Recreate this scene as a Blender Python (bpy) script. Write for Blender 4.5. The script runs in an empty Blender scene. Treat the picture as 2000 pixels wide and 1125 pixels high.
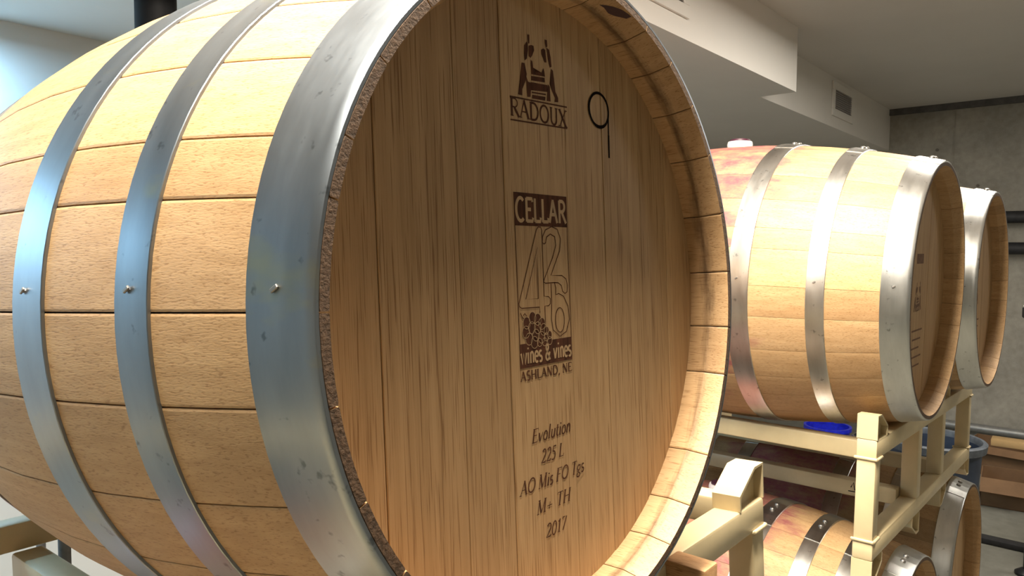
import bpy, bmesh, math, random
from mathutils import Vector, Matrix
random.seed(7)
S = bpy.context.scene
COL = S.collection
PI = math.pi

# ------------------------------------------------------------------ camera
FPX = 1418.9
fw = Vector((0.76108634, 0.64615809, -0.05680931))
rt = Vector((0.64745674, -0.7620776, 0.00612357))
up = Vector((0.03933631, 0.04144214, 0.99836627))
cam_d = bpy.data.cameras.new('camera')
cam_d.sensor_width = 36.0
cam_d.lens = FPX / 2000 * 36.0
cam_d.clip_start = 0.02
cam = bpy.data.objects.new('camera', cam_d)
COL.objects.link(cam)
CAMZ = 1.5
m = Matrix((rt, up, -fw)).transposed().to_4x4()
m.translation = Vector((0, 0, CAMZ))
cam.matrix_world = m
S.camera = cam

# ------------------------------------------------------------------ world, exposure
W = bpy.data.worlds.new('world')
S.world = W
W.use_nodes = True
W.node_tree.nodes['Background'].inputs[0].default_value = (0.5, 0.52, 0.55, 1)
W.node_tree.nodes['Background'].inputs[1].default_value = 0.0
S.view_settings.view_transform = 'Standard'
S.view_settings.look = 'None'
S.view_settings.gamma = 1
S.view_settings.use_curve_mapping = False
S.view_settings.exposure = 0.18

# ------------------------------------------------------------------ lamps of the room (area lights inside built fixtures)
def area(name, loc, sx, sy, power, col, rot=(0, 0, 0)):
    l = bpy.data.lights.new(name, 'AREA')
    l.shape = 'RECTANGLE'
    l.size = sx
    l.size_y = sy
    l.energy = power
    l.color = col
    o = bpy.data.objects.new(name, l)
    COL.objects.link(o)
    o.location = loc
    o.rotation_euler = rot
    return o
CEIL = 2.66
LAMPS = [  # x, y, length x, length y, watts, colour
    (0.52, 0.35, 1.45, 0.20, 148, (1.0, 0.91, 0.77)),
    (3.30, 0.27, 1.25, 0.20, 50, (1.0, 0.93, 0.82)),
    (4.9, -1.6, 1.25, 0.20, 40, (1.0, 0.94, 0.86)),
]
for i, (x, y, sx, sy, w, cl) in enumerate(LAMPS):
    area(['ceiling_lamp_over_barrel_offscreen', 'ceiling_lamp_far_offscreen', 'ceiling_lamp_right_offscreen'][i], (x, y, CEIL - 0.085), sx, sy, w, cl)
# cool light beyond the left edge of the picture: its glow lies on the back wall there
area('wall_lamp_left_offscreen', (-0.72, 3.0, 2.21), 2.8, 0.1, 88, (0.38, 0.70, 1.0), (math.radians(14), 0, 0))

# ------------------------------------------------------------------ helpers
def tag(o, label=None, cat=None, group=None, kind=None):
    if label: o['label'] = label
    if cat: o['category'] = cat
    if group: o['group'] = group
    if kind: o['kind'] = kind
    return o
def empty(name, loc=(0, 0, 0), rot=None):
    o = bpy.data.objects.new(name, None)
    COL.objects.link(o)
    o.empty_display_size = 0.1
    o.location = loc
    if rot is not None: o.rotation_euler = rot
    return o
def mesh_obj(name, me, mat=None, parent=None):
    o = bpy.data.objects.new(name, me)
    COL.objects.link(o)
    if mat is not None and not me.materials: me.materials.append(mat)
    if parent is not None: o.parent = parent
    return o
def bm_mesh(name, bm, smooth=False):
    bmesh.ops.recalc_face_normals(bm, faces=bm.faces)
    me = bpy.data.meshes.new(name)
    bm.to_mesh(me)
    bm.free()
    if smooth:
        for p in me.polygons: p.use_smooth = True
    return me
def part(name, bm, mat, parent=None, smooth=False, angle=None):
    me = bm_mesh(name, bm, smooth or angle is not None)
    if angle is not None: me.set_sharp_from_angle(angle=math.radians(angle))
    return mesh_obj(name, me, mat, parent)
def add_box(bm, x0, x1, y0, y1, z0, z1, bev=0.0, seg=2):
    r = bmesh.ops.create_cube(bm, size=1)
    vs = r['verts']
    for v in vs:
        v.co = Vector((x0 + (v.co.x + .5) * (x1 - x0), y0 + (v.co.y + .5) * (y1 - y0), z0 + (v.co.z + .5) * (z1 - z0)))
    if bev:
        es = list({e for v in vs for e in v.link_edges})
        bmesh.ops.bevel(bm, geom=es, offset=bev, segments=seg, affect='EDGES', profile=.5)
def box(name, x0, x1, y0, y1, z0, z1, mat, parent=None, bev=0.0):
    bm = bmesh.new()
    add_box(bm, x0, x1, y0, y1, z0, z1, bev)
    return part(name, bm, mat, parent, angle=35 if bev else None)
def add_lathe(bm, prof, n=32, c=(0, 0, 0), axis='z', closed=False):
    """prof: list of (radius, height)"""
    rings = []
    for r, h in prof:
        ring = []
        for i in range(n):
            a = 2 * PI * i / n
            if axis == 'z': p = (c[0] + r * math.cos(a), c[1] + r * math.sin(a), c[2] + h)
            elif axis == 'y': p = (c[0] + r * math.cos(a), c[1] + h, c[2] + r * math.sin(a))
            else: p = (c[0] + h, c[1] + r * math.cos(a), c[2] + r * math.sin(a))
            ring.append(bm.verts.new(p))
        rings.append(ring)
    k = len(rings)
    for j in range(k if closed else k - 1):
        A, B = rings[j], rings[(j + 1) % k]
        for i in range(n):
            bm.faces.new((A[i], A[(i + 1) % n], B[(i + 1) % n], B[i]))
    if not closed:
        bm.faces.new(rings[0])
        bm.faces.new(rings[-1][::-1])
def lathe(name, prof, mat, parent=None, n=32, c=(0, 0, 0), axis='z', closed=False):
    bm = bmesh.new()
    add_lathe(bm, prof, n, c, axis, closed)
    return part(name, bm, mat, parent, angle=40)
def prism_xz(bm, pts, y0, y1):
    """closed outline in x,z pulled along y"""
    a = [bm.verts.new((x, y0, z)) for x, z in pts]
    b = [bm.verts.new((x, y1, z)) for x, z in pts]
    n = len(pts)
    for i in range(n):
        bm.faces.new((a[i], a[(i + 1) % n], b[(i + 1) % n], b[i]))
    bm.faces.new(a)
    bm.faces.new(b[::-1])
def strip_prism(bm, pts, th, y0, y1):
    """a bent plate: open polyline in x,z with thickness th (towards its left side)"""
    n = len(pts)
    off = []
    for i in range(n):
        d = Vector((0, 0))
        for j in (i - 1, i):
            if 0 <= j < n - 1:
                t = (Vector(pts[j + 1]) - Vector(pts[j])).normalized()
                d += Vector((-t.y, t.x))
        d.normalize()
        off.append(Vector(pts[i]) + d * th)
    prism_xz(bm, [tuple(p) for p in pts] + [tuple(p) for p in reversed(off)], y0, y1)

# ------------------------------------------------------------------ materials
def mat_new(name):
    M = bpy.data.materials.new(name)
    M.use_nodes = True
    nt = M.node_tree
    return M, nt, nt.nodes['Principled BSDF']
def N(nt, typ, **kw):
    n = nt.nodes.new(typ)
    for k, v in kw.items():
        if k == 'inp':
            for a, b in v.items(): n.inputs[a].default_value = b
        else: setattr(n, k, v)
    return n
def ramp(nt, src, stops, interp='LINEAR'):
    r = N(nt, 'ShaderNodeValToRGB')
    r.color_ramp.interpolation = interp
    el = r.color_ramp.elements
    while len(el) < len(stops): el.new(.5)
    for e, (p, c) in zip(el, stops):
        e.position = p
        e.color = c if len(c) == 4 else (*c, 1)
    nt.links.new(src, r.inputs[0])
    return r.outputs[0]
def mixc(nt, f, a, b, mode='MIX'):
    n = N(nt, 'ShaderNodeMix', data_type='RGBA', blend_type=mode)
    for s, v in ((n.inputs[0], f), (n.inputs[6], a), (n.inputs[7], b)):
        if hasattr(v, 'is_output'): nt.links.new(v, s)
        else: s.default_value = v if not isinstance(v, tuple) or len(v) == 4 else (*v, 1)
    return n.outputs[2]
def math_n(nt, op, a, b=0.0, clamp=False):
    n = N(nt, 'ShaderNodeMath', operation=op, use_clamp=clamp)
    for s, v in ((n.inputs[0], a), (n.inputs[1], b)):
        if hasattr(v, 'is_output'): nt.links.new(v, s)
        else: s.default_value = v
    return n.outputs[0]
def noise(nt, vec, scale, detail=3, rough=.55, dist=0.0):
    n = N(nt, 'ShaderNodeTexNoise', inp={'Scale': scale, 'Detail': detail, 'Roughness': rough, 'Distortion': dist})
    nt.links.new(vec, n.inputs['Vector'])
    return n.outputs[0]
def coords(nt, scale=(1, 1, 1), rand=0.0):
    tc = N(nt, 'ShaderNodeTexCoord')
    mp = N(nt, 'ShaderNodeMapping')
    mp.inputs['Scale'].default_value = scale
    nt.links.new(tc.outputs['Object'], mp.inputs[0])
    out = mp.outputs[0]
    oi = N(nt, 'ShaderNodeObjectInfo')
    if rand:
        mu = N(nt, 'ShaderNodeVectorMath', operation='ADD')
        sc = math_n(nt, 'MULTIPLY', oi.outputs['Random'], rand)
        nt.links.new(out, mu.inputs[0])
        nt.links.new(sc, mu.inputs[1])
        out = mu.outputs[0]
    return out, oi.outputs['Random'], tc.outputs['Object']
def bump(nt, bsdf, h, strength, dist=.001):
    b = N(nt, 'ShaderNodeBump', inp={'Strength': strength, 'Distance': dist})
    nt.links.new(h, b.inputs['Height'])
    nt.links.new(b.outputs[0], bsdf.inputs['Normal'])

def oak(name, axis, light, dark, rough=.55, stain=0, vary=.25, scale=1.0, pore=.55, smudge=False):
    """oak with the grain along axis ('y' staves, 'z' head boards)"""
    M, nt, b = mat_new(name)
    def sc(k, along):
        return {'y': (k, along, k), 'z': (k, k * .5, along), 'x': (along, k, k)}[axis]
    al = 75.0 if axis == 'y' else 16.0
    v1, rnd, obj = coords(nt, sc(110 * scale, 2.2 * scale), 37)
    v2, _, _ = coords(nt, sc(900 * scale, al * scale), 91)
    v3, _, _ = coords(nt, sc(11 * scale, 3.0 * scale), 17)
    g1 = noise(nt, v1, 1, 4, .6, .15)
    g2 = noise(nt, v2, 1, 2, .5)
    g3 = noise(nt, v3, 1, 3, .55, .2)
    base = ramp(nt, g1, [(.28, dark), (.72, light)])
    blot = ramp(nt, g3, [(.3, (.88, .84, .79)), (.7, (1.05, 1.04, 1.02))])
    base = mixc(nt, 1.0, base, blot, 'MULTIPLY')
    pr = ramp(nt, g2, [(.32, (.42, .30, .19)), (.44, (1, 1, 1))])
    base = mixc(nt, pore, base, pr, 'MULTIPLY')
    tone = ramp(nt, rnd, [(0, (1 - vary, 1 - vary * 1.15, 1 - vary * 1.35)), (.5, (1, 1, 1)), (1, (1 + vary * .5, 1 + vary * .45, 1 + vary * .3))])
    base = mixc(nt, 1.0, base, tone, 'MULTIPLY')
    if stain:
        sx = N(nt, 'ShaderNodeSeparateXYZ')
        nt.links.new(obj, sx.inputs[0])
        vs, _, _ = coords(nt, (14, 5, 14), 3)
        ns = noise(nt, vs, 1, 4, .6, .3)
        ay = math_n(nt, 'ABSOLUTE', sx.outputs['Y'])
        # soaked around the bung: strongest at the top of the belly
        zz = math_n(nt, 'MULTIPLY', sx.outputs['Z'], .22)
        lim = math_n(nt, 'ADD', zz, .085)
        d = math_n(nt, 'SUBTRACT', lim, ay)
        d = math_n(nt, 'MULTIPLY', d, 7.0)
        d = math_n(nt, 'ADD', d, math_n(nt, 'MULTIPLY', math_n(nt, 'SUBTRACT', ns, .5), 3.2))
        f = ramp(nt, d, [(.0, (0, 0, 0)), (.55, (1, 1, 1))])
        sep = N(nt, 'ShaderNodeSeparateColor')
        nt.links.new(f, sep.inputs[0])
        vq, _, _ = coords(nt, (30, 22, 30), 9)
        nq = noise(nt, vq, 1, 5, .7)
        mott = N(nt, 'ShaderNodeMapRange', inp={'From Min': .32, 'From Max': .66, 'To Min': .35, 'To Max': 1.1})
        nt.links.new(nq, mott.inputs[0])
        f = math_n(nt, 'MULTIPLY', math_n(nt, 'MULTIPLY', sep.outputs[0], stain), mott.outputs[0], True)
        base = mixc(nt, f, base, (.24, .042, .075))
    nt.links.new(base, b.inputs['Base Color'])
    b.inputs['Roughness'].default_value = rough
    b.inputs['Specular IOR Level'].default_value = .3
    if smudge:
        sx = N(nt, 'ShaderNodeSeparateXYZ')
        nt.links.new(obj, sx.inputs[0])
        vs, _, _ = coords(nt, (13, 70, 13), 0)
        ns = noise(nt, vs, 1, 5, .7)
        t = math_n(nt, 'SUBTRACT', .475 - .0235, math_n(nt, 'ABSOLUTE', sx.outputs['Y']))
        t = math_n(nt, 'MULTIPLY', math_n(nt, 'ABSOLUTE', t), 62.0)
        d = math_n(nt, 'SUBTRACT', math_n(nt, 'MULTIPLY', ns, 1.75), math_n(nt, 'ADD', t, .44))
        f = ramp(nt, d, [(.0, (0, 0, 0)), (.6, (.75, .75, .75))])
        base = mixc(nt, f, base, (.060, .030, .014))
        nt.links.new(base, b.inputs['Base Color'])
    h = math_n(nt, 'ADD', g2, math_n(nt, 'MULTIPLY', g1, .4))
    bump(nt, b, h, .22, .0010)
    return M

def plain(name, col, rough=.5, metal=0.0, ns=0, namt=.15, spec=.5, bmp=0.0, streak=None):
    M, nt, b = mat_new(name)
    b.inputs['Roughness'].default_value = rough
    b.inputs['Metallic'].default_value = metal
    b.inputs['Specular IOR Level'].default_value = spec
    if ns:
        v, _, _ = coords(nt, streak or (1, 1, 1), 11)
        n = noise(nt, v, ns, 5, .6)
        c = ramp(nt, n, [(.3, tuple(x * (1 - namt) for x in col)), (.7, tuple(min(1, x * (1 + namt)) for x in col))])
        nt.links.new(c, b.inputs['Base Color'])
        if bmp: bump(nt, b, n, bmp, .002)
    else:
        b.inputs['Base Color'].default_value = (*col, 1)
    return M

def steel(name, col, r0, r1, yellow=.0, metal=1.0):
    M, nt, b = mat_new(name)
    v, rnd, _ = coords(nt, (9, 40, 9), 23)
    n1 = noise(nt, v, 1, 4, .6)
    v2, _, _ = coords(nt, (60, 60, 60), 5)
    n2 = noise(nt, v2, 1, 3, .6)
    c = ramp(nt, n1, [(.3, tuple(x * .80 for x in col)), (.7, col)])
    v3, _, _ = coords(nt, (7, 7, 16), 31)
    n3 = noise(nt, v3, 1, 4, .65)
    f = ramp(nt, n3, [(.60, (0, 0, 0)), (.72, (1, 1, 1))])
    if yellow: c = mixc(nt, math_n(nt, 'MULTIPLY', f, yellow), c, (.42, .38, .20))
    sp = ramp(nt, n2, [(.29, (.45, .45, .45)), (.36, (1, 1, 1))])
    c = mixc(nt, .8, c, sp, 'MULTIPLY')
    nt.links.new(c, b.inputs['Base Color'])
    b.inputs['Metallic'].default_value = metal
    r = N(nt, 'ShaderNodeMapRange', inp={'To Min': r0, 'To Max': r1})
    nt.links.new(n1, r.inputs[0])
    nt.links.new(r.outputs[0], b.inputs['Roughness'])
    bump(nt, b, n2, .08, .0006)
    return M

def concrete(name, col, amt=.35, sc=1.6):
    M, nt, b = mat_new(name)
    v, _, _ = coords(nt)
    n1 = noise(nt, v, sc, 6, .65, .3)
    n2 = noise(nt, v, sc * 14, 5, .6)
    c = ramp(nt, n1, [(.25, tuple(x * (1 - amt) for x in col)), (.75, tuple(x * (1 + amt * .6) for x in col))])
    c2 = ramp(nt, n2, [(.3, (.82, .82, .80)), (.7, (1.05, 1.05, 1.05))])
    c = mixc(nt, 1.0, c, c2, 'MULTIPLY')
    nt.links.new(c, b.inputs['Base Color'])
    b.inputs['Roughness'].default_value = .75
    bump(nt, b, n2, .25, .004)
    return M

M_STAVE = oak('oak_stave_new', 'y', (.53, .352, .188), (.42, .264, .130), pore=.5, vary=.2)
M_CHIME_D = oak('oak_chime_used', 'y', (.53, .352, .188), (.42, .264, .130), vary=.15)
M_CHIME = oak('oak_chime', 'y', (.53, .352, .188), (.42, .264, .130), vary=.18, smudge=True)
M_HEAD = oak('oak_head_board', 'z', (.53, .352, .188), (.42, .264, .130), vary=.1, pore=.75)
M_STAVE_W = oak('oak_stave_wine_soaked', 'y', (.53, .352, .188), (.42, .264, .130), stain=.8)
M_HEAD_D = oak('oak_head_used', 'z', (.53, .352, .188), (.42, .264, .130), vary=.15)
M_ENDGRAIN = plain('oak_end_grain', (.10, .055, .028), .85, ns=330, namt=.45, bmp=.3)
M_HOOP = steel('galvanised_hoop', (.30, .335, .375), .28, .42, yellow=.5)
M_HOOP2 = steel('bright_galvanised_hoop', (.66, .66, .64), .24, .40, yellow=.1)
M_NAIL = plain('bare_iron', (.30, .28, .26), .45, 1.0, ns=90)
M_BRAND = plain('branded_burn', (.085, .030, .014), .8, ns=220, namt=.45, streak=(1, 1, .12), spec=.2)
M_INK = plain('black_marker', (.010, .007, .007), .9, spec=.05)
M_LIGHTWOOD = M_HEAD
M_RACK = plain('cream_enamel', (.60, .485, .285), .36, ns=14, namt=.08)
M_WELD = plain('cream_weld', (.58, .47, .28), .45, ns=60, namt=.15, bmp=.5)
M_WHITE = plain('white_paint', (.74, .72, .68), .85, ns=3, namt=.02)
M_CEIL = plain('ceiling_paint', (.66, .64, .60), .9, ns=2, namt=.03)
M_CONC = concrete('bare_concrete', (.36, .335, .285))
M_FLOOR = concrete('floor_concrete', (.185, .18, .15), .25, 1.1)
M_BLACK = plain('black_enamel', (.012, .012, .014), .35, ns=20, namt=.3)
M_BLACKR = plain('black_rubber', (.02, .02, .022), .6, ns=30, namt=.3)
M_DARKTRIM = plain('dark_trim', (.09, .085, .08), .7, ns=20, namt=.3)
M_BLOCK = oak('pine_block', 'y', (.62, .38, .19), (.45, .25, .11), vary=.1)
M_BUNG = plain('silicone_bung', (.80, .72, .68), .4)
M_WINE = plain('wine_purple', (.05, .008, .022), .5)
M_BIN = plain('blue_grey_plastic', (.035, .05, .085), .5, ns=18, namt=.2)
M_BINRIM = plain('scuffed_bin_rim', (.10, .115, .135), .5, ns=40, namt=.3)
M_CARD = plain('cardboard', (.19, .105, .05), .85, ns=9, namt=.15)
M_CARD2 = plain('cardboard_light', (.55, .36, .16), .85, ns=9, namt=.12)
M_BLUE = plain('blue_plastic', (.02, .03, .65), .3, ns=30, namt=.3)
M_SILVER = plain('stainless_steel', (.55, .55, .56), .25, 1.0, ns=20, namt=.2)
M_GRILLE = plain('grille_grey', (.34, .32, .31), .6)
M_GALV = plain('grey_conduit', (.32, .32, .31), .45, .6, ns=20)
M_HOLE_SHADE = plain('tie_hole_shade', (.17, .15, .125), .9, ns=40)  # darker than the wall: shade of the tie holes put into the disc colour
M_PALE = plain('pale_cap', (.75, .74, .72), .5)
M_TUBE = plain('white_lamp_plastic', (.8, .8, .78), .5)

# ------------------------------------------------------------------ the room
XL, XR, YF, YB = -2.6, 6.73, -3.2, 3.22
SOFF = 2.325
def struct(o):
    o['kind'] = 'structure'
    return o
struct(box('floor', XL, XR, YF, YB, -.12, 0, M_FLOOR))
struct(box('ceiling', XL, XR, YF, YB, CEIL, CEIL + .1, M_CEIL))
wf = struct(box('wall_far', XR, XR + .2, YF, YB, -.12, CEIL + .1, M_CONC))
struct(box('wall_back', XL - .2, XR + .2, YB, YB + .15, -.12, CEIL + .1, M_WHITE))
struct(box('wall_left', XL - .2, XL, YF, YB, -.12, CEIL + .1, M_CONC))
struct(box('wall_front', XL - .2, XR + .2, YF - .15, YF, -.12, CEIL + .1, M_CONC))
def soffit_outline(name, x0, x1, y0):
    return struct(box(name, x0, x1, y0, YB, SOFF, CEIL, M_WHITE))
sf1 = soffit_outline('ceiling_soffit', XL, 3.935, 1.379)
sf2 = soffit_outline('ceiling_soffit', 3.935, XR, 1.575)
struct(box('trim_1', XR - .03, XR, YF, 1.575, CEIL - .05, CEIL, M_DARKTRIM))
struct(box('trim_2', XR - .004, XR, 1.10, 1.106, .0, CEIL - .05, M_CONC))
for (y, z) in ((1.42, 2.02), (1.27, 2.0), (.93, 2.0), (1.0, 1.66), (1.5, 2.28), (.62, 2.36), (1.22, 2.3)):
    lathe('tie_hole', [(.008, -.004), (.012, -.004), (.012, .004), (.008, .004)], M_HOLE_SHADE, wf, 14, (XR - .002, y, z), 'x')
def vent(x0, x1, y, z0, z1, label):
    r = empty('air_vent', ((x0 + x1) / 2, y, z0))
    tag(r, label, 'vent')
    w = (x1 - x0) / 2
    h = z1 - z0
    f = .05
    bm = bmesh.new()
    for a in ((-w, w, 0, f), (-w, w, h - f, h), (-w, -w + f, f, h - f), (w - f, w, f, h - f)):
        add_box(bm, a[0], a[1], -.012, 0, a[2], a[3], .002, 1)
    part('frame', bm, M_WHITE, r)
    box('backing', -w + f, w - f, -.002, .0, f, h - f, M_GRILLE, r)
    me = None
    n = 9
    for i in range(n):
        if me is None:
            bm = bmesh.new()
            prism_xz(bm, [(-w + f, 0), (w - f, 0), (w - f, .003), (-w + f, .003)], -.010, -.001)
            me = bm_mesh('louvre', bm)
            me.materials.append(M_GRILLE)
        o = mesh_obj('louvre', me, None, r)
        o.location.z = f + (i + .5) * (h - 2 * f) / n
vent(5.17, 5.65, 1.575, 2.40, 2.63, 'white framed air vent with grey grille near the concrete wall')
vent(2.20, 2.69, 1.379, 2.405, 2.63, 'white framed air vent on the soffit above the big barrel')
# steel column under the soffit
cr = empty('steel_column', (.93, 2.10, 0))
tag(cr, 'black round steel column rising to the soffit behind the big barrel', 'column')
lathe('shaft', [(.054, .012), (.054, SOFF - .01)], plain('matt_black_paint', (.006, .006, .007), .6, ns=20, namt=.3, spec=.15), cr, 32)
lathe('base_plate', [(.10, 0), (.10, .014)], M_BLACK, cr, 24)
lathe('top_plate', [(.09, SOFF - .012), (.09, SOFF)], M_BLACK, cr, 24)
# lamp fixtures
for i, (x, y, sx, sy, w, cl) in enumerate(LAMPS):
    lab = ['long white ceiling strip lamp over the big barrel', 'long white ceiling strip lamp beyond the stacked barrels', 'long white ceiling strip lamp near the concrete wall'][i]
    r = tag(empty('strip_lamp', (x, y, CEIL)), lab, 'lamp', 'strip lamps on the ceiling')
    box('housing', -sx / 2 - .03, sx / 2 + .03, -sy / 2 - .03, sy / 2 + .03, -.055, 0, M_WHITE, r, .006)
    box('diffuser', -sx / 2, sx / 2, -sy / 2, sy / 2, -.075, -.055, M_TUBE, r, .004)
r = tag(empty('wall_lamp', (-.72, 3.0, SOFF)), 'long cool white strip lamp under the soffit behind the big barrel', 'lamp')
box('housing', -1.43, 1.43, -.08, .08, -.07, 0, M_WHITE, r, .006)
box('diffuser', -1.4, 1.4, -.05, .05, -.09, -.07, M_TUBE, r, .004)

# ------------------------------------------------------------------ lettering: strokes turned into flat print
def arc(cx, cy, rx, ry, a0, a1, n=12):
    return [(cx + rx * math.cos(math.radians(a0 + (a1 - a0) * i / n)), cy + ry * math.sin(math.radians(a0 + (a1 - a0) * i / n))) for i in range(n + 1)]
# glyph: (advance, [(points, weight)], serif points); weight 1 thick, 0 thin
G = {
 'A': (.78, [([(.06, 0), (.38, 1)], 0), ([(.36, 1), (.70, 0)], 1), ([(.18, .36), (.56, .36)], 0)], [(.06, 0), (.70, 0)]),
 'R': (.74, [([(.14, 0), (.14, 1)], 1), ([(.14, .97), (.36, .97)] + arc(.36, .74, .22, .23, 90, -90) + [(.14, .51)], 0), ([(.34, .5), (.68, .0)], 1)], [(.14, 0), (.14, 1), (.68, 0)]),
 'D': (.82, [([(.14, 0), (.14, 1)], 1), ([(.14, .97), (.34, .97)] + arc(.34, .5, .37, .47, 90, -90, 16) + [(.14, .03)], .6)], [(.14, 0), (.14, 1)]),
 'O': (.86, [(arc(.43, .5, .35, .48, 0, 360, 28), .6)], []),
 'U': (.80, [([(.16, 1), (.16, .32)] + arc(.39, .32, .23, .30, 180, 360, 12) + [(.62, 1)], .6)], [(.16, 1), (.62, 1)]),
 'X': (.80, [([(.10, 1), (.68, 0)], 1), ([(.66, 1), (.10, 0)], 0)], [(.10, 1), (.68, 0), (.66, 1), (.10, 0)]),
 'C': (.74, [(arc(.42, .5, .33, .48, 50, 310, 20), .8)], []),
 'E': (.66, [([(.14, 0), (.14, 1)], 1), ([(.14, .97), (.58, .97), (.60, .84)], 0), ([(.14, .52), (.48, .52)], 0), ([(.14, .03), (.58, .03), (.62, .18)], 0)], [(.14, 0), (.14, 1)]),
 'F': (.62, [([(.14, 0), (.14, 1)], 1), ([(.14, .97), (.58, .97), (.60, .84)], 0), ([(.14, .52), (.46, .52)], 0)], [(.14, 0), (.14, 1)]),
 'L': (.62, [([(.14, 0), (.14, 1)], 1), ([(.14, .03), (.54, .03), (.58, .2)], 0)], [(.14, 0), (.14, 1)]),
 'H': (.84, [([(.15, 0), (.15, 1)], 1), ([(.67, 0), (.67, 1)], 1), ([(.15, .5), (.67, .5)], 0)], [(.15, 0), (.15, 1), (.67, 0), (.67, 1)]),
 'N': (.84, [([(.15, 0), (.15, 1)], 0), ([(.15, 1), (.67, 0)], 1), ([(.67, 0), (.67, 1)], 0)], [(.15, 0), (.15, 1), (.67, 1)]),
 'M': (.98, [([(.14, 0), (.16, 1)], 0), ([(.16, 1), (.46, .05)], 1), ([(.46, .05), (.78, 1)], 0), ([(.78, 1), (.80, 0)], 1)], [(.14, 0), (.16, 1), (.78, 1), (.80, 0)]),
 'T': (.72, [([(.36, 0), (.36, 1)], 1), ([(.06, .84), (.08, .97), (.64, .97), (.66, .84)], 0)], [(.36, 0)]),
 'S': (.62, [(arc(.31, .74, .2, .23, 40, 250, 14) + arc(.30, .27, .22, .25, 70, -140, 14), .8)], []),
 ',': (.3, [([(.16, .06), (.14, -.08), (.06, -.18)], .8)], []),
 'v': (.52, [([(.06, .62), (.22, 0)], 1), ([(.22, 0), (.44, .62)], 0)], []),
 'w': (.72, [([(.05, .62), (.20, 0), (.34, .6), (.50, 0), (.66, .62)], .6)], []),
 'o': (.54, [(arc(.26, .31, .2, .31, 0, 360, 20), .6)], []),
 'l': (.30, [([(.14, 0), (.14, 1.04)], 1)], [(.14, 0)]),
 'i': (.30, [([(.14, 0), (.14, .62)], 1), ([(.14, .80), (.14, .90)], 1)], [(.14, 0)]),
 't': (.36, [([(.16, .84), (.16, .10), (.22, .0), (.32, .06)], .9), ([(.03, .60), (.32, .60)], 0)], []),
 'u': (.56, [([(.11, .62), (.11, .16)] + arc(.25, .17, .14, .17, 180, 320, 8) + [(.42, .3)], .7), ([(.43, .62), (.43, 0)], 1)], []),
 'n': (.56, [([(.12, 0), (.12, .62)], 1), ([(.12, .40)] + arc(.28, .42, .15, .2, 150, 0, 10) + [(.43, 0)], .8)], []),
 'e': (.52, [([(.07, .34), (.44, .34)] + arc(.26, .31, .2, .31, 8, 310, 18), .6)], []),
 's': (.44, [(arc(.21, .46, .14, .155, 40, 250, 10) + arc(.21, .16, .155, .16, 70, -140, 10), .7)], []),
 'g': (.54, [(arc(.24, .42, .17, .2, 0, 360, 16), .6), ([(.38, .56), (.50, .62)], 0), ([(.2, .22), (.12, .12), (.3, .06)] + arc(.26, -.12, .2, .15, 60, -240, 14), .5)], []),
 '2': (.56, [(arc(.27, .72, .19, .25, 160, -20, 12) + [(.32, .40), (.08, .04), (.48, .04), (.52, .16)], .6)], []),
 '5': (.56, [([(.46, .96), (.18, .96), (.14, .58)] + arc(.24, .30, .21, .30, 105, -130, 14), .6)], []),
 '0': (.56, [(arc(.27, .48, .2, .48, 0, 360, 22), .6)], []),
 '1': (.46, [([(.10, .78), (.24, .96), (.24, 0)], .9)], [(.24, 0)]),
 '7': (.54, [([(.08, .82), (.08, .95), (.48, .95), (.20, 0)], .6)], []),
 '+': (.70, [([(.06, .34), (.58, .34)], 0), ([(.32, .08), (.32, .60)], 0)], []),
 '&': (.66, [([(.58, .0), (.16, .62)] + arc(.27, .74, .13, .16, 200, -20, 10) + [(.12, .34)] + arc(.26, .2, .18, .2, 150, 330, 10) + [(.56, .46)], .6)], []),
 ' ': (.34, [], []),
}
def ribbon(bm, pts, w, y):
    """flat ribbon of width w along pts (x,z), facing -y"""
    n = len(pts)
    P = [Vector(p) for p in pts]
    closed = (P[0] - P[-1]).length < 1e-6 and n > 3
    L, R = [], []
    for i in range(n):
        a = P[i - 1] if i > 0 else (P[-2] if closed else P[i])
        b = P[i + 1] if i < n - 1 else (P[1] if closed else P[i])
        t = (b - a)
        if t.length < 1e-9: t = Vector((1, 0))
        t.normalize()
        nn = Vector((-t.y, t.x)) * w * .5
        L.append(bm.verts.new((P[i].x + nn.x, y, P[i].y + nn.y)))
        R.append(bm.verts.new((P[i].x - nn.x, y, P[i].y - nn.y)))
    for i in range(n - 1):
        bm.faces.new((L[i], L[i + 1], R[i + 1], R[i]))
def write(bm, text, x0, x1, z, h, y, thick=.12, thin=.05, slant=0.0, serif=True):
    tot = sum(G[c][0] for c in text)
    k = (x1 - x0) / tot
    cx = 0.0
    for c in text:
        adv, strokes, ser = G[c]
        def T(p): return (x0 + (cx + p[0]) * k + slant * p[1] * h, z + p[1] * h)
        for pts, w in strokes:
            ribbon(bm, [T(p) for p in pts], (thin + (thick - thin) * w) * h, y - random.random() * 2e-5)
        if serif:
            for sx, sy in ser:
                e = .028 if sy < .5 else -.028
                ribbon(bm, [T((sx - .11, sy + e)), T((sx + .11, sy + e))], .055 * h, y - 3e-5)
        cx += adv
def poly(bm, pts, y):
    f = bm.faces.new([bm.verts.new((a, y, b)) for a, b in pts])
    return f
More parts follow.
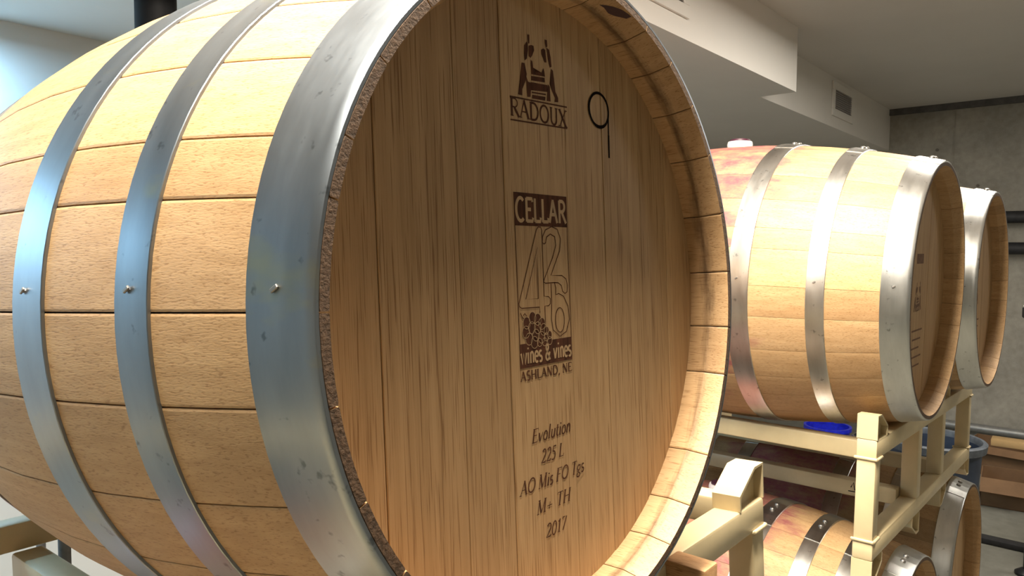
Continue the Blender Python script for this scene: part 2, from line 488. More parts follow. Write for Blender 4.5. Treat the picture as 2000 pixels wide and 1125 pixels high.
# outlines of the printed marks, in metres on the head (x right, z up from its centre)
COOPER = [[(-0.0324, 0.2212), (-0.0287, 0.2252), (-0.0274, 0.2239), (-0.0274, 0.2179), (-0.0296, 0.2103), (-0.0327, 0.2081), (-0.0332, 0.214)], [(-0.0275, 0.2315), (-0.0248, 0.2319), (-0.0253, 0.2293), (-0.0251, 0.2244), (-0.0269, 0.2238), (-0.0274, 0.2272)], [(-0.0263, 0.222), (-0.023, 0.2235), (-0.0194, 0.2234), (-0.0188, 0.2197), (-0.0217, 0.2147), (-0.0242, 0.212), (-0.0268, 0.2131)], [(-0.0368, 0.2057), (-0.0328, 0.2059), (-0.0303, 0.1971), (-0.0319, 0.1914), (-0.0372, 0.1829), (-0.0375, 0.1776), (-0.043, 0.1776), (-0.0416, 0.1816), (-0.0389, 0.1901), (-0.038, 0.2)], [(-0.0316, 0.1958), (-0.0289, 0.1908), (-0.0245, 0.1905), (-0.0261, 0.1782), (-0.0306, 0.1774), (-0.0311, 0.1839)], [(-0.0243, 0.2103), (-0.022, 0.2097), (-0.0211, 0.2043), (-0.0177, 0.2011), (-0.0094, 0.2021), (-0.0064, 0.2066), (-0.0051, 0.204), (-0.0044, 0.1994), (-0.0241, 0.1981)], [(-0.0242, 0.1966), (-0.005, 0.1984), (-0.0047, 0.1943), (-0.0244, 0.1927)], [(-0.0254, 0.1911), (-0.0016, 0.1925), (-0.001, 0.1865), (-0.0258, 0.184)], [(-0.0241, 0.1831), (-0.004, 0.1844), (-0.004, 0.1831), (-0.0241, 0.1818)], [(-0.0237, 0.1804), (-0.0047, 0.1816), (-0.0053, 0.1781), (-0.0239, 0.1772)], [(-0.0086, 0.2224), (-0.0054, 0.2242), (-0.0026, 0.2234), (-0.0014, 0.2126), (-0.0042, 0.2121), (-0.0068, 0.2161), (-0.0085, 0.2185)], [(-0.003, 0.2326), (0.0002, 0.2327), (-0.0, 0.2298), (0.0008, 0.2272), (-0.0015, 0.2259), (-0.0027, 0.2293)], [(-0.0006, 0.2258), (0.0031, 0.2248), (0.005, 0.2184), (0.006, 0.2101), (0.0031, 0.209), (0.0007, 0.2164)], [(0.005, 0.2082), (0.0078, 0.207), (0.0092, 0.1987), (0.0105, 0.1886), (0.0145, 0.1836), (0.0143, 0.1798), (0.0086, 0.1792), (0.0096, 0.1828), (0.0048, 0.1894), (0.0022, 0.1941), (0.0037, 0.2023)], [(-0.0006, 0.1936), (0.0021, 0.1918), (0.0027, 0.1786), (-0.003, 0.1783), (-0.0021, 0.1843)], [(-0.0542, 0.1749), (0.0276, 0.1779), (0.0275, 0.1766), (-0.0543, 0.1736)], [(-0.0545, 0.1555), (0.0271, 0.1584), (0.027, 0.1571), (-0.0545, 0.1543)]]
NUM = [[(-0.0235, -0.0089), (-0.024, -0.0041), (-0.0486, -0.0037), (-0.0516, -0.002), (-0.052, 0.0006), (-0.0247, 0.0633), (-0.022, 0.0659), (-0.0186, 0.0657), (-0.0169, 0.0632), (-0.0169, 0.0051), (-0.0106, 0.0045), (-0.008, 0.0025), (-0.0082, -0.0018), (-0.011, -0.0036), (-0.0163, -0.0035), (-0.0162, -0.0231)], [(-0.0238, 0.0483), (-0.0253, 0.0034), (-0.0427, 0.0037), (-0.0238, 0.0483)], [(-0.0009, 0.0166), (-0.0144, 0.0165), (-0.0167, 0.0176), (-0.016, 0.02), (-0.0023, 0.0394), (0.0029, 0.05), (0.0017, 0.0577), (-0.0046, 0.06), (-0.0102, 0.0572), (-0.0121, 0.052), (-0.0147, 0.051), (-0.0168, 0.0526), (-0.0159, 0.0579), (-0.0114, 0.0636), (-0.0026, 0.0666), (0.006, 0.0645), (0.0105, 0.0558), (0.0085, 0.0451), (-0.006, 0.0232), (0.0105, 0.0226), (0.0168, 0.0193), (0.0187, 0.0134), (0.0178, 0.0076), (0.0143, 0.0061), (0.011, 0.0082), (0.0091, 0.0137), (0.0045, 0.0162), (-0.0009, 0.0166)], [(-0.0061, 0.0159), (-0.006, 0.0005), (-0.0074, -0.0157), (-0.0053, -0.0256), (0.0045, -0.0322), (0.0145, -0.0286), (0.02, -0.0177), (0.0187, -0.0058), (0.0122, 0.0037), (0.0048, 0.0065), (0.0003, 0.0057), (0.0007, 0.0116), (-0.0009, 0.0166)], arc(.0054, -.0174, .0069, .0111, 0, 360, 20), [(-0.0507, -0.0076), (-0.0478, -0.012), (-0.0442, -0.0133), (-0.0421, -0.0108), (-0.0447, -0.0083), (-0.047, -0.01)]]
GRAPE = [(-0.0347, -0.0126), (-0.0427, -0.0165), (-0.0274, -0.0145), (-0.0217, -0.0186), (-0.0359, -0.0211), (-0.0441, -0.0242), (-0.0278, -0.0218), (-0.0196, -0.0239), (-0.0402, -0.0305), (-0.0305, -0.0279), (-0.0229, -0.0305), (-0.0329, -0.034), (-0.0155, -0.0251), (-0.0158, -0.0308), (-0.0257, -0.0347), (-0.0112, -0.0293), (-0.0187, -0.0349), (-0.0112, -0.0345)]

# ------------------------------------------------------------------ barrels
L = .95
R0 = .2815
HEADT = .043
JOINTS = [-64.6, -53.7, -40.6, -20.7, -9.3, 4, 18, 32.4, 45, 57, 68, 84, 96, 108, 120, 132, 144.6, 156.7, 164.7, 178.3, 189.7, 202.8, 215, 225, 238, 249, 261, 273, 284, 295.4]
def prof(t, Rb):
    return Rb - (Rb - R0) * abs(2 * t / L - 1) ** 2
def inner(t, Rb):
    t = min(t, L - t)
    if t < .022: return .2740 - .0062 * (t / .022)
    if t < .036: return .2678 - .0003 * (t - .022) / .014
    if t < .062: return .2675
    return min(prof(t, Rb) - .026, .2675 + (t - .062) * .35)
class Kit: pass
def barrel_kit(Rb, hoops, gap=.0006, drop=.0004):
    """meshes of one kind of barrel; local origin under the belly, axis along y, front head at -y"""
    K = Kit()
    K.Rb = Rb
    K.hoopdef = hoops
    def loc(x, t, z): return (x, t - L / 2, z + Rb)
    K.loc = loc
    ts = [0, .0015, .012, .022, .036, .0365, .05, .062, .09, .13, .18, .24, .31, .39, .475]
    ts = ts + [L - t for t in reversed(ts[:-1])]
    K.staves = []
    for i in range(len(JOINTS) - 1):
        a0, a1 = math.radians(JOINTS[i]), math.radians(JOINTS[i + 1])
        g = gap / .3
        e = .0022 / .3
        cols = [a0 + g, a0 + e] + [a0 + (a1 - a0) * q for q in (.25, .5, .75)] + [a1 - e, a1 - g]
        bm = bmesh.new()
        out, inn = [], []
        for t in ts:
            ro, ri = prof(t, Rb), inner(t, Rb)
            if t < .001 or t > L - .001: ro -= .0008
            out.append([bm.verts.new(loc((ro - (drop if k in (0, 6) else 0)) * math.cos(a), t, (ro - (drop if k in (0, 6) else 0)) * math.sin(a))) for k, a in enumerate(cols)])
            inn.append([bm.verts.new(loc((ri + (.0005 if k in (0, 6) else 0)) * math.cos(a), t, (ri + (.0005 if k in (0, 6) else 0)) * math.sin(a))) for k, a in enumerate(cols)])
        n = len(ts)
        for r in range(n - 1):
            for k in range(6):
                fo = bm.faces.new((out[r][k], out[r][k + 1], out[r + 1][k + 1], out[r + 1][k]))
                if r in (0, n - 2): fo.material_index = 1
                fi = bm.faces.new((inn[r][k], inn[r + 1][k], inn[r + 1][k + 1], inn[r][k + 1]))
                fi.material_index = 2
            for k in (0, 6):
                bm.faces.new((out[r][k], out[r + 1][k], inn[r + 1][k], inn[r][k]))
        ends = []
        for r in (0, n - 1):
            for k in range(6):
                ends.append(bm.faces.new((out[r][k], out[r][k + 1], inn[r][k + 1], inn[r][k])))
        for f in ends: f.material_index = 1
        me = bm_mesh('stave', bm, True)
        me.set_sharp_from_angle(angle=math.radians(13))
        K.staves.append(me)
    # hoops
    K.hoops = []
    for (t0, t1, th) in hoops:
        for flip in (0, 1):
            bm = bmesh.new()
            nb = .0006
            pr = []
            m_ = 7
            for q in range(m_ + 1):
                t = t0 + (t1 - t0) * q / m_
                pr.append((prof(t, Rb) + .0005 + th, t))
            pr[0] = (pr[0][0] - nb, t0)
            pr.insert(1, (prof(t0, Rb) + .0005 + th, t0 + nb))
            pr[-1] = (pr[-1][0] - nb, t1)
            pr.insert(-1, (prof(t1, Rb) + .0005 + th, t1 - nb))
            pr += [(prof(t1, Rb) - .0002, t1), (prof(t0, Rb) - .0002, t0)]
            if flip: pr = [(r, L - t) for r, t in pr]
            add_lathe(bm, [(r, t - L / 2) for r, t in pr], 120, (0, 0, Rb), 'y', True)
            me = bm_mesh('hoop', bm, True)
            me.set_sharp_from_angle(angle=math.radians(30))
            K.hoops.append((me, (L - t1, L - t0) if flip else (t0, t1), flip))
    # head boards
    K.boards = []
    hb = [-.28, -.2016, -.1213, -.0652, .0236, .0855, .1544, .21, .28]
    RH = .2685
    for flip in (0, 1):
        for i in range(len(hb) - 1):
            x0, x1 = max(hb[i], -RH + 1e-4) + .0003, min(hb[i + 1], RH - 1e-4) - .0003
            xs = [x0 + (x1 - x0) * q / 8 for q in range(9)]
            top = [(x, math.sqrt(max(RH * RH - x * x, 1e-8))) for x in xs]
            ol = top + [(x, -z) for x, z in reversed(top)]
            bm = bmesh.new()
            off = (.0 if i % 2 else .0004)
            t = HEADT + off
            if flip: t = L - t
            d = .02 * (-1 if flip else 1)
            e = .0005 * (-1 if flip else 1)
            cxm = (x0 + x1) / 2
            f0 = [bm.verts.new(loc(cxm + (x - cxm) * (1 - .0010 / (x1 - x0)), t, z * .999)) for x, z in ol]
            f1 = [bm.verts.new(loc(x, t + e, z)) for x, z in ol]
            f2 = [bm.verts.new(loc(x, t + d, z)) for x, z in ol]
            n = len(ol)
            for A, B in ((f0, f1), (f1, f2)):
                for k in range(n):
                    if (A[k].co - A[(k + 1) % n].co).length > 1e-7:
                        bm.faces.new((A[k], A[(k + 1) % n], B[(k + 1) % n], B[k]))
            bm.faces.new(f0)
            bm.faces.new(f2[::-1])
            K.boards.append(bm_mesh('head_board', bm))
    # rivets: low domes on a lap plate at the top of each hoop
    bm = bmesh.new()
    add_lathe(bm, [(.0062, -.001), (.0062, .0012), (.0048, .0036), (.002, .0046)], 10)
    K.rivet = bm_mesh('rivet', bm, True)
    K.rivet.materials.append(M_NAIL)
    # bent nail
    bm = bmesh.new()
    add_box(bm, -.0014, .0014, -.0014, .0014, -.002, .0024, .0003, 1)
    add_box(bm, -.0014, .0014, -.0036, .0028, .0012, .0030, .0005, 1)
    bmesh.ops.rotate(bm, verts=bm.verts, cent=(0, 0, 0), matrix=Matrix.Rotation(.6, 3, 'Z'))
    K.nail = bm_mesh('nail', bm)
    K.nail.materials.append(M_NAIL)
    # bung
    return K
def frame_of(C, yaw, tilt, Rb):
    ax = Vector((-math.sin(yaw) * math.cos(tilt), math.cos(yaw) * math.cos(tilt), math.sin(tilt)))
    hx = ax.cross(Vector((0, 0, 1))).normalized()
    hz = hx.cross(ax)
    M = Matrix((hx, ax, hz)).transposed().to_4x4()
    M.translation = Vector(C) + ax * (L / 2) - hz * Rb
    return M
def setmat(o, *mats):
    while len(o.data.materials) < len(mats): o.data.materials.append(None)
    for i, mt in enumerate(mats):
        o.material_slots[i].link = 'OBJECT'
        o.material_slots[i].material = mt
def barrel(K, C, yaw, tilt, mats, label, group=None, rivets=False, nails=None, bung=True, half=False):
    r = empty('wine_barrel')
    r.matrix_world = frame_of(C, yaw, tilt, K.Rb)
    tag(r, label, 'barrel', group)
    for me in K.staves:
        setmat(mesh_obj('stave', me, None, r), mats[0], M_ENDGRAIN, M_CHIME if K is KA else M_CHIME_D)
    for me in K.boards:
        setmat(mesh_obj('head_board', me, None, r), mats[1])
    for me, (t0, t1), flip in K.hoops:
        h = mesh_obj('hoop', me, None, r)
        setmat(h, mats[2])
        def put(me2, name, ang, t, rr):
            o = mesh_obj(name, me2, None, h)
            a = math.radians(ang)
            sl = math.atan2(prof(t + .01, K.Rb) - prof(t - .01, K.Rb), .02)
            n = Vector((math.cos(a) * math.cos(sl), -math.sin(sl), math.sin(a) * math.cos(sl)))
            tx = Vector((-math.sin(a), 0, math.cos(a)))
            ty = n.cross(tx)
            mm = Matrix((tx, ty, n)).transposed().to_4x4()
            mm.translation = Vector(K.loc(rr * math.cos(a), t, rr * math.sin(a)))
            o.matrix_local = mm
            return o
        tm = (t0 + t1) / 2
        if rivets:
            rr = prof(tm, K.Rb) + .0040
            # lap plate: second layer of the strap over 7 degrees
            bm = bmesh.new()
            a0, a1 = math.radians(82), math.radians(108)
            gr = []
            for lay in (.0022, .0040):
                gr.append([[bm.verts.new(K.loc((prof(t, K.Rb) + lay) * math.cos(a), t, (prof(t, K.Rb) + lay) * math.sin(a))) for a in [a0 + (a1 - a0) * k / 4 for k in range(5)]] for t in (t0 + .0005, tm, t1 - .0005)])
            for lay in gr:
                for i in range(2):
                    for k in range(4):
                        bm.faces.new((lay[i][k], lay[i][k + 1], lay[i + 1][k + 1], lay[i + 1][k]))
            for i, k0, j, k1 in [(i, 0, i + 1, 0) for i in range(2)] + [(i, 4, i + 1, 4) for i in range(2)] + [(0, k, 0, k + 1) for k in range(4)] + [(2, k, 2, k + 1) for k in range(4)]:
                bm.faces.new((gr[0][i][k0], gr[0][j][k1], gr[1][j][k1], gr[1][i][k0]))
            part('lap_plate', bm, mats[2], h)
            for da in (91.0, 96.5):
                put(K.rivet, 'rivet', da, tm, rr)
        if nails is not None and not flip:
            put(K.nail, 'nail', nails, t0 + (t1 - t0) * .55, prof(tm, K.Rb) + .0022)
    if bung:
        b = lathe('bung', [(.024, -.03), (.027, -.002), (.031, .0), (.032, .010), (.030, .017), (.024, .018)], M_BUNG, r, 28, K.loc(0, L / 2, K.Rb - .002))
        lathe('bung_cap', [(.026, .0172), (.025, .0225), (.014, .025)], M_WINE, b, 24, K.loc(0, L / 2, K.Rb - .002))
    return r

KA = barrel_kit(.349, [(.0001, .0500, .0022), (.1363, .1703, .0020), (.2642, .3100, .0020)])
KB = barrel_kit(.345, [(.0001, .0510, .0018), (.1483, .1837, .0018), (.298, .3434, .0018)], .0003, .0002)
KC = barrel_kit(.345, [(.0001, .0510, .0018), (.098, .133, .0018), (.186, .221, .0018), (.298, .3434, .0018)], .0003, .0002)
Z0 = CAMZ
main = barrel(KA, (.5216, .3482, Z0 - .0461), .0071, -.0553, (M_STAVE, M_HEAD, M_HOOP),
              'large new oak barrel with blue-grey hoops and branded head', 'wine barrels', nails=175.5, bung=False)
lower_z = .508
b2 = barrel(KB, (1.831, .3142, Z0 - .093), -.0062, .0167, (M_STAVE_W, M_HEAD_D, M_HOOP2),
            'wine-stained oak barrel with white bung and shiny hoops on the upper rack', 'wine barrels', True, 176)
b3 = barrel(KB, (2.527, .298, Z0 - .1184), -.0149, 0, (M_STAVE_W, M_HEAD_D, M_HOOP2),
            'oak barrel with shiny hoops on the upper rack, next to the concrete wall', 'wine barrels', True, 176)
b4 = barrel(KC, (1.825, .335, lower_z), 0, 0, (M_STAVE_W, M_HEAD_D, M_HOOP2),
            'oak barrel with four close-set hoops lying under the steel rack beside the wooden block', 'wine barrels', True)
b5 = barrel(KB, (2.52, .335, lower_z), 0, 0, (M_STAVE_W, M_HEAD_D, M_HOOP2),
            'used oak barrel lying under the steel rack beside the blue-grey bin', 'wine barrels', True)
b6 = barrel(KB, (.76, .40, .495), 0, 0, (M_STAVE_W, M_HEAD_D, M_HOOP2), 'used oak barrel beneath the branded barrel rack, beside the four-hooped barrel', 'wine barrels', True, bung=False)
b7 = barrel(KB, (.07, .40, .495), 0, 0, (M_STAVE_W, M_HEAD_D, M_HOOP2), 'used oak barrel beneath the branded barrel rack, far from the four-hooped barrel', 'wine barrels', True, bung=False)

# ------------------------------------------------------------------ print on the heads
def mark(K, root, name, fill, mat, z=0.0, lift=.00025):
    bm = bmesh.new()
    fill(bm, HEADT - lift)
    for v in bm.verts: v.co = Vector(K.loc(v.co.x, v.co.y, v.co.z + z))
    me = bpy.data.meshes.new(name)
    bmesh.ops.triangulate(bm, faces=[f for f in bm.faces if len(f.verts) > 4])
    bm.normal_update()
    bm.to_mesh(me)
    bm.free()
    return mesh_obj(name, me, mat, root)
def f_cooper(bm, y):
    for p in COOPER: poly(bm, p, y)
def f_radoux(bm, y): write(bm, 'RADOUX', -.0545, .0275, .1583, .0155, y, .16, .07)
def f_box(bm, y):
    poly(bm, [(-.054, .0665), (.0218, .0665), (.0218, .0946), (-.054, .0946)], y)
    poly(bm, [(-.0532, -.0547), (.0222, -.0547), (.0222, -.0340), (-.0532, -.0340)], y)
    ribbon(bm, [(-.0536, .0665), (-.0528, -.0340)], .0008, y)
    ribbon(bm, [(.0212, .0665), (.0218, -.0340)], .0008, y)
    for p in NUM: ribbon(bm, p, .0009, y - 1e-5)
    for i, (gx, gz) in enumerate(GRAPE):
        rr = .0052 if i < 12 else .0036
        poly(bm, arc(gx, gz, rr * .92, rr, 0, 345, 15), y - 1e-5)
def f_light(bm, y):
    write(bm, 'CELLAR', -.0530, .0205, .0700, .0205, y - 1.5e-4, .15, .15, serif=False)
def f_light2(bm, y):
    write(bm, 'wines & vines', -.0525, .0212, -.0512, .0152, y - 1.5e-4, .13, .13, serif=False)
def f_light3(bm, y):
    for i, (gx, gz) in enumerate(GRAPE):
        rr = .0052 if i < 12 else .0036
        ribbon(bm, arc(gx, gz, rr * .92, rr, 0, 360, 16), .0005, y - 1.5e-4 - i * 3e-6)
def f_ash(bm, y): write(bm, 'ASHLAND, NE', -.0535, .0215, -.0655, .0082, y, .2, .1)
def f_spec(bm, y):
    for tx, a, b, z in (('Evolution', -.0417, .0155, -.1205), ('225 L', -.0300, .0040, -.1403), ('AO Mis FO Tgs', -.0600, .0350, -.1615), ('M+ TH', -.0385, .0115, -.1833), ('2017', -.0270, .0035, -.2068)):
        write(bm, tx, a, b, z, .0120, y, .15, .06, slant=.22)
def f_nine(bm, y):
    c = arc(.0815, .1825, .0171, .0167, -20, 340, 30)
    ribbon(bm, c, .0027, y)
    ribbon(bm, arc(.0812, .1829, .0180, .0158, -60, 300, 30), .0014, y - 1e-5)
    ribbon(bm, [(.0984, .187), (.0978, .1728), (.0974, .1551)], .0020, y - 2e-5)
    ribbon(bm, [(.0976, .160), (.0973, .1374)], .0026, y - 3e-5)
tag(mark(KA, main, 'cooperage_emblem', f_cooper, M_BRAND), 'burnt emblem of two coopers hammering a barrel')
tag(mark(KA, main, 'cooperage_lettering', f_radoux, M_BRAND), 'burnt lettering RADOUX')
tag(mark(KA, main, 'winery_logo', f_box, M_BRAND), 'burnt winery logo with numerals and grapes')
M_HEADPALE = plain('unburnt_oak_lettering', (.48, .31, .16), .6, ns=160, namt=.2, streak=(1, 1, .1))
tag(mark(KA, main, 'winery_lettering', f_light, M_HEADPALE), 'pale lettering CELLAR')
tag(mark(KA, main, 'winery_lettering', f_light2, M_HEADPALE), 'pale lettering wines & vines')
mark(KA, main, 'grape_outline', f_light3, M_HEADPALE)
tag(mark(KA, main, 'town_lettering', f_ash, M_BRAND), 'burnt lettering ASHLAND, NE')
tag(mark(KA, main, 'barrel_details', f_spec, M_BRAND), 'burnt italic lettering with barrel details')
tag(mark(KA, main, 'handwritten_nine', f_nine, M_INK), 'black handwritten figure 9')
# dark wine stain dried on the chime
bm = bmesh.new()
ol = [(58.4, .0012), (59.6, .0016), (61.5, .003), (63.4, .006), (64.8, .009), (66.2, .013), (64.6, .0125), (62.6, .014), (61.0, .012), (59.8, .009), (58.6, .006)]
def on_chime(a, t):
    rr = inner(t, KA.Rb) - .0003
    return bm.verts.new(KA.loc(rr * math.cos(math.radians(a + 15)), t, rr * math.sin(math.radians(a + 15))))
cv = on_chime(61.6, .0075)
rim_ = [on_chime(a, t) for a, t in ol]
for k in range(len(rim_)): bm.faces.new((cv, rim_[k], rim_[(k + 1) % len(rim_)]))
tag(part('wine_stain', bm, plain('dried_wine', (.045, .012, .012), .6), main), 'dark red dried wine stain on the rim')
# faint brands on the used barrels
def f_used(bm, y):
    for p in COOPER[:-2]: poly(bm, [(a * 1.2 + .01, (b - .20) * 1.2 - .02) for a, b in p], y)
def f_used2(bm, y): poly(bm, [(-.035, .060), (.03, .060), (.03, .082), (-.035, .082)], y)
def f_used3(bm, y):
    for k in range(5): ribbon(bm, [(-.05 + .008 * (k % 2), -.09 - .02 * k), (.05 - .012 * (k % 3), -.09 - .02 * k)], .004, y)
M_FAINT = plain('faint_brand', (.16, .075, .032), .8, ns=90, namt=.3)
for rb, K in ((b2, KB), (b3, KB)):
    mark(K, rb, 'faint_emblem', f_used, M_FAINT)
    mark(K, rb, 'faint_brand', f_used2, M_FAINT)
    mark(K, rb, 'faint_lettering', f_used3, M_FAINT)
mark(KB, b5, 'chalk_mark', lambda bm, y: ribbon(bm, arc(-.12, -.02, .03, .035, 0, 360, 24), .003, y), M_INK)

# ------------------------------------------------------------------ steel racks
T = .04
def saddle_pts(flip, down, h):
    p = [(.082, 0), (.082, h * .42), (.036, h * .94), (.030, h), (0, h), (0, 0)]
    if flip: p = [(-x, z) for x, z in p]
    if down: p = [(x, -z) for x, z in p]
    return p
def rack(loc, rot, label, group, hw=.595, D=.855, feet=True, zlow=.05, ztop=.30, inner=(-.17, .17), sad=(1, 1, 1, 1), lowrails=(-.2, .2), extra=None, lr=0.0, rin=0.0, rz=0.0):
    r = empty('barrel_rack', loc, rot)
    tag(r, label, 'rack', group)
    bev = .004
    for y in (0, D - T):
        # two long beams
        for z1 in (ztop, zlow + T):
            box('beam', -hw, hw, y, y + T, z1 - T, z1, M_RACK, r, bev)
        xs = (-hw, inner[0] - T / 2, inner[1] - T / 2, hw - T)
        for i, x in enumerate(xs):
            box('post', x, x + T, y + .0012, y + T - .0012, zlow + T - .002, ztop - T + .002, M_RACK, r, bev)
            for up_ in (True, False):
                if up_ and not sad[i]: continue
                if not up_ and not feet: continue
                # saddle: bent plate facing the barrel
                flip = i in (1, 3)
                base = x + (T if flip else 0)
                z = ztop if up_ else zlow
                bm = bmesh.new()
                pts = [(base + a, z + b) for a, b in saddle_pts(flip, not up_, .05)]
                if flip != (not up_): pts = pts
                area2 = sum(pts[k][0] * pts[(k + 1) % len(pts)][1] - pts[(k + 1) % len(pts)][0] * pts[k][1] for k in range(len(pts)))
                if area2 < 0: pts = pts[::-1]
                strip_prism(bm, pts, .004, y, y + T)
                s = part('saddle', bm, M_RACK, r)
                bm = bmesh.new()
                sg = -1 if flip else 1
                prism_xz(bm, [(base + sg * .002 + a * .94, z + b * .94) for a, b in saddle_pts(flip, not up_, .05)], y + .013, y + .016)
                part('saddle_web', bm, M_RACK, s)
        # weld beads round the end posts
        for x in (-hw, hw - T):
            for z in (ztop - T, zlow + T):
                bm = bmesh.new()
                q = .0035
                add_box(bm, x - q, x + T + q, y - q, y + .002, z - q, z + q, .0025, 2)
                add_box(bm, x - q, x + .002, y - q, y + T + q, z - q, z + q, .0025, 2)
                add_box(bm, x + T - .002, x + T + q, y - q, y + T + q, z - q, z + q, .0025, 2)
                part('weld_bead', bm, M_WELD, r, angle=50)
    for x in (-hw, hw - T):
        xx = x + (rin if x < 0 else -rin)
        box('rail', xx, xx + T, T, D - T, ztop - T + rz, ztop + rz, M_RACK, r, bev)
    for x in lowrails:
        box('rail', x - T / 2, x + T / 2, T, D - T, zlow + lr, zlow + lr + T, M_RACK, r, bev)
    if extra is not None:
        for x, z in extra:
            box('rail', x - T / 2, x + T / 2, T, D - T, z - T, z, M_RACK, r, bev)
    return r
r2 = rack((2.175, .375, .787), (0, .04, 0), 'cream steel barrel rack carrying two barrels beside the concrete wall', 'steel barrel racks', lr=.022, rin=.105, rz=-.027, inner=(-.17, .135))
r1 = rack((.415, .367, .846), (-.0553, 0, 0), 'cream steel barrel rack carrying the large branded barrel', 'steel barrel racks', sad=(1, 0, 0, 1), extra=((-.085, .26),))
rack((2.175, .375, 0), (0, 0, 0), 'low cream steel rack on the floor under the used barrels', 'steel barrel racks', feet=False, zlow=0, ztop=.185, sad=(1, 1, 1, 1))
rack((.415, .42, 0), (0, 0, 0), 'low cream steel rack on the floor beneath the large branded barrel', 'steel barrel racks', feet=False, zlow=0, ztop=.17, sad=(1, 1, 1, 1))
# dark scribble on the inner rail of the rack
bm = bmesh.new()
for st_ in ([(-.026, -.010), (.03, -.008)], [(-.02, .0), (-.014, .014), (-.010, -.006)], [(-.006, .008), (-.004, -.004), (.006, -.004), (.008, .010)], [(.012, .0), (.026, -.002)]):
    ribbon(bm, st_, .0024, 0)
for v in bm.verts: v.co = Vector((-.2 - T / 2 - .0005, .125 - v.co.x, .094 + v.co.z))
part('scribble', bm, M_INK, r2)
# wooden block by the beam of the big barrel's rack
wb = box('wooden_block', .722, .755, .336, .386, 1.02, 1.150, M_BLOCK, None, .003)
tag(wb, 'small pale wooden block wedged at the rack beside the large branded barrel', 'block')

# ------------------------------------------------------------------ things by the far wall
b = empty('plastic_bin', (3.93, .685, 0))
tag(b, 'round blue-grey plastic bin standing behind the steel rack', 'bin')
H = .60
lathe('body', [(.16, 0), (.172, .01), (.205, H - .03), (.200, H - .03), (.165, .02), (.01, .018)], M_BIN, b, 40)
lathe('rim', [(.200, H - .04), (.222, H - .04), (.226, H - .006), (.220, H), (.206, H), (.202, H - .006)], M_BINRIM, b, 40, closed=True)
def carton(loc, rz, w, d, h, mat, label, flap=.1):
    r = empty('cardboard_box', loc, (0, 0, rz))
    tag(r, label, 'box')
    bm = bmesh.new()
    t = .005
    add_box(bm, -w / 2, w / 2, -d / 2, d / 2, 0, t)
    for x in (-w / 2, w / 2 - t): add_box(bm, x, x + t, -d / 2, d / 2, 0, h)
    for y in (-d / 2, d / 2 - t): add_box(bm, -w / 2, w / 2, y, y + t, 0, h)
    part('carton', bm, mat, r)
    for s in (-1, 1):
        bm = bmesh.new()
        add_box(bm, 0, flap, -d / 2, d / 2, -t, 0)
        o = part('flap', bm, mat, r)
        o.location = (s * w / 2, 0, h)
        o.rotation_euler = (0, (.7 if s > 0 else PI - .7), 0)
    return r
carton((5.15, .50, 0), .1, .30, .26, .165, M_CARD, 'open brown cardboard box on the floor near the bin')
carton((5.85, .52, 0), -.1, .36, .55, .19, M_CARD, 'wide brown cardboard box standing against the concrete wall', .06)
pk = empty('wooden_plank', (5.80, .40, .192), (0, 0, .05))
tag(pk, 'short pale wooden plank lying across the cardboard box', 'plank')
box('board', -.06, .06, -.26, .26, 0, .045, M_CARD2, pk, .004)
def pipe_y(name, x, y0, y1, z, r, mat, label, cat, clamps=()):
    rr = empty(name, (x, (y0 + y1) / 2, z))
    tag(rr, label, cat)
    h = (y1 - y0) / 2
    lathe('pipe', [(r, -h), (r, h)], mat, rr, 20, axis='y')
    for c in clamps:
        box('bracket', -.0 * r, XR - x, c - .012, c + .012, -r * 1.05, r * 1.05, M_DARKTRIM, rr)
    return rr
pipe_y('wall_pipe', 6.61, -3.0, 1.0, 1.745, .046, M_BLACKR, 'upper black insulated pipe along the concrete wall', 'pipe', (-1.5, -.3, 1.2))
pipe_y('wall_pipe', 6.61, -3.0, 1.0, 1.51, .046, M_BLACKR, 'lower black insulated pipe along the concrete wall', 'pipe', (-1.5, -.3, 1.2))
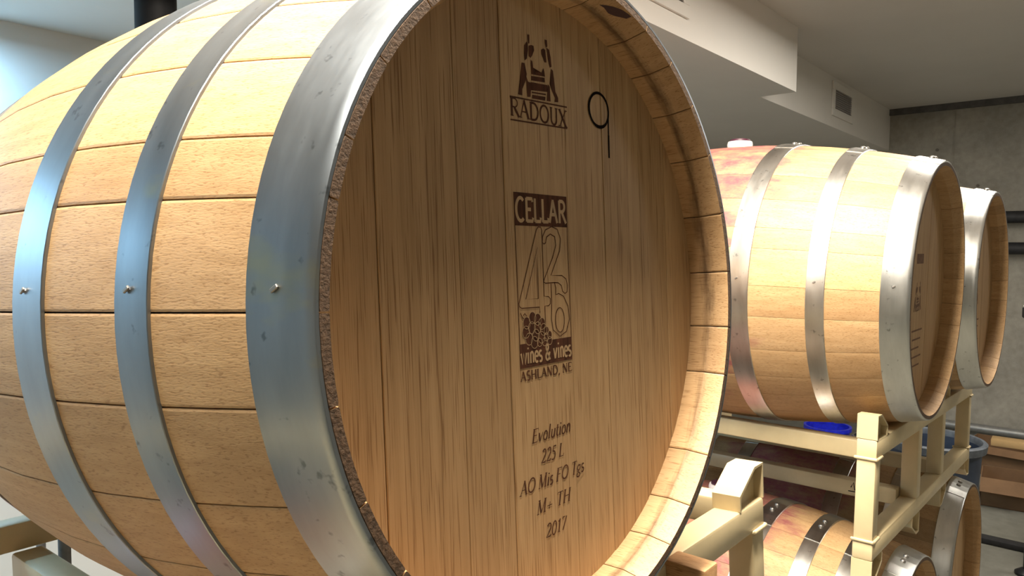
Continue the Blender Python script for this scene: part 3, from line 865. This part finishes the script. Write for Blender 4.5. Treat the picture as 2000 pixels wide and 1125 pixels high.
pipe_y('floor_conduit', 6.66, -3.0, 1.5, .10, .035, M_GALV, 'grey conduit along the foot of the concrete wall', 'conduit', (-1.5, -.2, 1.0))
tag(box('floor_bar', 4.33, 4.40, -2.4, .95, 0, .03, M_BLACKR, None, .006), 'long black bar lying across the concrete floor', 'bar')
st = empty('post_stand', (4.04, .305, 0))
tag(st, 'black post stand with flat pale-topped disc beside the barrels', 'stand')
lathe('foot', [(.045, 0), (.045, .012), (.02, .03)], M_BLACK, st, 28)
lathe('pole', [(.012, .02), (.012, 1.19)], M_BLACK, st, 18)
lathe('disc', [(.055, 1.19), (.060, 1.195), (.060, 1.235), (.055, 1.240)], M_BLACK, st, 28)
lathe('disc_top', [(.056, 1.2395), (.056, 1.246), (.052, 1.248)], M_PALE, st, 28)
# clutter seen through the gap under the upper barrel
tb = empty('plastic_tub', (5.05, 1.50, 0))
tag(tb, 'bright blue plastic tub on the floor behind the racks', 'tub')
lathe('body', [(.11, 0), (.14, .30), (.135, .30), (.105, .01), (.01, .01)], M_BLUE, tb, 28)
lathe('rim', [(.134, .29), (.150, .29), (.150, .315), (.134, .315)], M_BLUE, tb, 28, closed=True)
pl = empty('steel_pail', (5.0, 1.20, 0))
tag(pl, 'shiny stainless steel pail on the floor behind the racks', 'pail')
lathe('body', [(.09, 0), (.12, .29), (.116, .29), (.086, .01), (.01, .01)], M_SILVER, pl, 28)
lathe('rim', [(.115, .285), (.126, .285), (.126, .30), (.115, .30)], M_SILVER, pl, 28, closed=True)
# slim stand seen under the big barrel on the left
for k, (x, y) in enumerate(((.62, 1.96), (.80, 2.75))):
    q = empty('thin_stand', (x, y, 0))
    tag(q, ['slim dark floor stand close to the black column', 'slim dark floor stand close to the white back wall'][k], 'stand', 'slim stands under the soffit')
    lathe('foot', [(.08, 0), (.08, .012), (.02, .025)], M_BLACK, q, 20)
    lathe('pole', [(.014, .02), (.014, 1.05)], M_DARKTRIM, q, 14)
    lathe('cap', [(.02, 1.045), (.02, 1.07), (.012, 1.075)], M_BLACK, q, 14)
